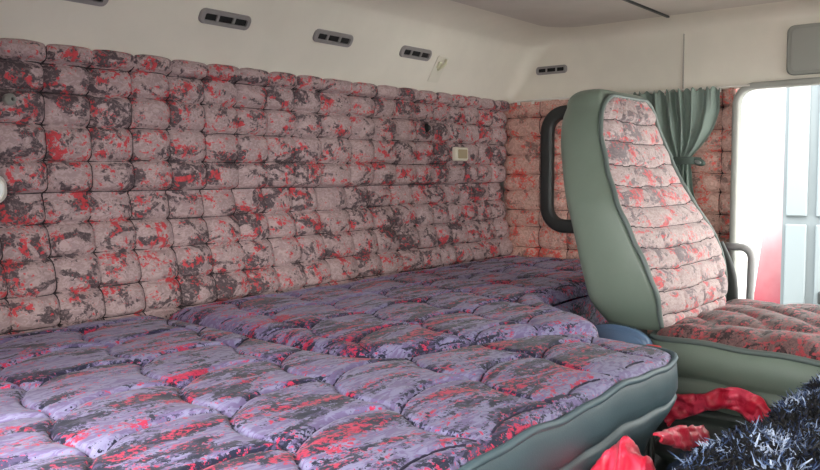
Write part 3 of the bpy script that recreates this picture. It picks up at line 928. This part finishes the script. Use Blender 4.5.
def ribbon(name, mid, width_vec, mat, label, cat, group, seed, th_=.004, ruff=.012, nw=10):
    """crumpled cloth strip: mid line plus an across vector per point"""
    mid = resample(smooth_path(mid, 2), .006); n = len(mid)
    wv = [Vector(w) for w in width_vec]
    V = []
    for i, p in enumerate(mid):
        t = i / (n - 1) * (len(wv) - 1); k = min(int(t), len(wv) - 2); w = wv[k].lerp(wv[k + 1], t - k)
        tan = (mid[min(n - 1, i + 1)] - mid[max(0, i - 1)]).normalized()
        nn = tan.cross(w).normalized()
        for j in range(nw + 1):
            v = j / nw - .5
            r = ruff * (fbm(i * .13 + seed, v * 3.1, seed, 3) + .35 * math.sin(i * .8 + v * 4 + seed)) * (.5 + abs(v))
            edge = .18 * fbm(i * .22, 3.3 + seed, round(v) * 7.0, 2) if abs(v) > .4 else 0
            V.append(p + w * (v * (1 + edge)) + nn * (r + .018 * (.25 - v * v)))
    m = nw + 1
    F = [(i * m + j, (i + 1) * m + j, (i + 1) * m + j + 1, i * m + j + 1) for i in range(n - 1) for j in range(nw)]
    o = mesh(name, V, F, mat)
    q = o.modifiers.new('thickness', 'SOLIDIFY'); q.thickness = th_; q.offset = 0
    tag(o, label, cat, group); return o
ka = 1.936 / 1.88
ribbon('satin_cloth', [(1.936, y * ka, 1.1 - (1.1 - z) * ka) for y, z in ((.705, .515), (.678, .546), (.62, .564), (.548, .594), (.505, .580), (.462, .540))],
       [(.0, .035, .035), (.0, .015, .055), (.0, .0, .045), (.0, -.01, .05), (.0, -.025, .05), (.0, -.03, .05)], M_SATIN, 'bright red satin strip arched against the ribbed bellows under the passenger seat', 'cloth', 'red satin cloths', 3, ruff=.016)
ribbon('satin_cloth', [(1.29, .492, .664), (1.36, .492, .647), (1.44, .49, .622), (1.525, .488, .598)],
       [(.0, .004, .012), (.01, .01, .032), (.01, .01, .044), (.01, .01, .05)], M_SATIN, 'small red satin scrap in the gap between mattress side and shaggy throw', 'cloth', 'red satin cloths', 9, ruff=.008)
# crumpled red satin in the foreground
V, F = [], []
nx, ny = 46, 30
for i in range(nx + 1):
    for j in range(ny + 1):
        u, v = i / nx, j / ny
        x = 1.075 + .235 * u; y = .435 + .09 * v
        pk = math.exp(-((u - .27) / .15) ** 2) * .085 + .02 + .025 * math.exp(-((u - .72) / .14) ** 2)
        z = .612 + pk * (.3 + .7 * math.sin(PI * min(1, v * .75 + .1))) + .015 * fbm(u * 5, v * 5, 2.2, 4) + .008 * math.sin(u * 22 + v * 14) - .05 * u
        V.append((x + .012 * fbm(u * 3, v * 5, 8, 2), y + .012 * fbm(u * 5, v * 3, 5, 2), z))
m = ny + 1
F = [(i * m + j, (i + 1) * m + j, (i + 1) * m + j + 1, i * m + j + 1) for i in range(nx) for j in range(ny)]
o = mesh('satin_cloth', V, F, M_SATIN)
q = o.modifiers.new('thickness', 'SOLIDIFY'); q.thickness = .004
tag(o, 'crumpled red satin cloth peaking against the mattress side at the bottom edge', 'cloth', 'red satin cloths')
# navy bag behind it
V, F = [], []
nx, ny = 30, 22
for i in range(nx + 1):
    for j in range(ny + 1):
        a = 2 * PI * i / nx; ph = PI / 2 * j / ny
        r = (1 + .16 * fbm(math.cos(a) * 2, math.sin(a) * 2, ph * 2, 3))
        V.append((1.445 + .11 * math.cos(a) * math.cos(ph) ** .6 * r, .483 + .04 * math.sin(a) * math.cos(ph) ** .6 * r, .502 + .098 * math.sin(ph) * r))
m = ny + 1
F = [(i * m + j, (i + 1) * m + j, (i + 1) * m + j + 1, i * m + j + 1) for i in range(nx) for j in range(ny)]
tag(mesh('cloth_bag', V, F, M_NAVY), 'dark navy cloth bundle between the red satin and the shaggy throw', 'bag')

# ------------------------------------------------------------------ light
w = bpy.data.worlds.new('world'); S.world = w; w.use_nodes = True
nt = w.node_tree; bg = nt.nodes['Background']
tc = N(nt, 'ShaderNodeTexCoord'); dp = N(nt, 'ShaderNodeVectorMath', operation='DOT_PRODUCT')
nt.links.new(tc.outputs['Generated'], dp.inputs[0]); dp.inputs[1].default_value = Vector((-.55, -.70, .46)).normalized()
f = smoothstep_node(nt, dp.outputs['Value'], .15, 1.0)                  # bright hazy sky round the sun, ahead and to the driver's side
nt.links.new(mixcol(nt, f, (.88, .95, 1.0), (1.0, .96, .90)), bg.inputs[0])
nt.links.new(math_node(nt, 'ADD', math_node(nt, 'MULTIPLY', f, 9.0), 3.6), bg.inputs[1])
S.view_settings.view_transform = 'Standard'; S.view_settings.look = 'None'; S.view_settings.gamma = 1
S.view_settings.use_curve_mapping = False; S.view_settings.exposure = 0.36
S.cycles.use_denoising = True
S.cycles.max_bounces = 10; S.cycles.diffuse_bounces = 6
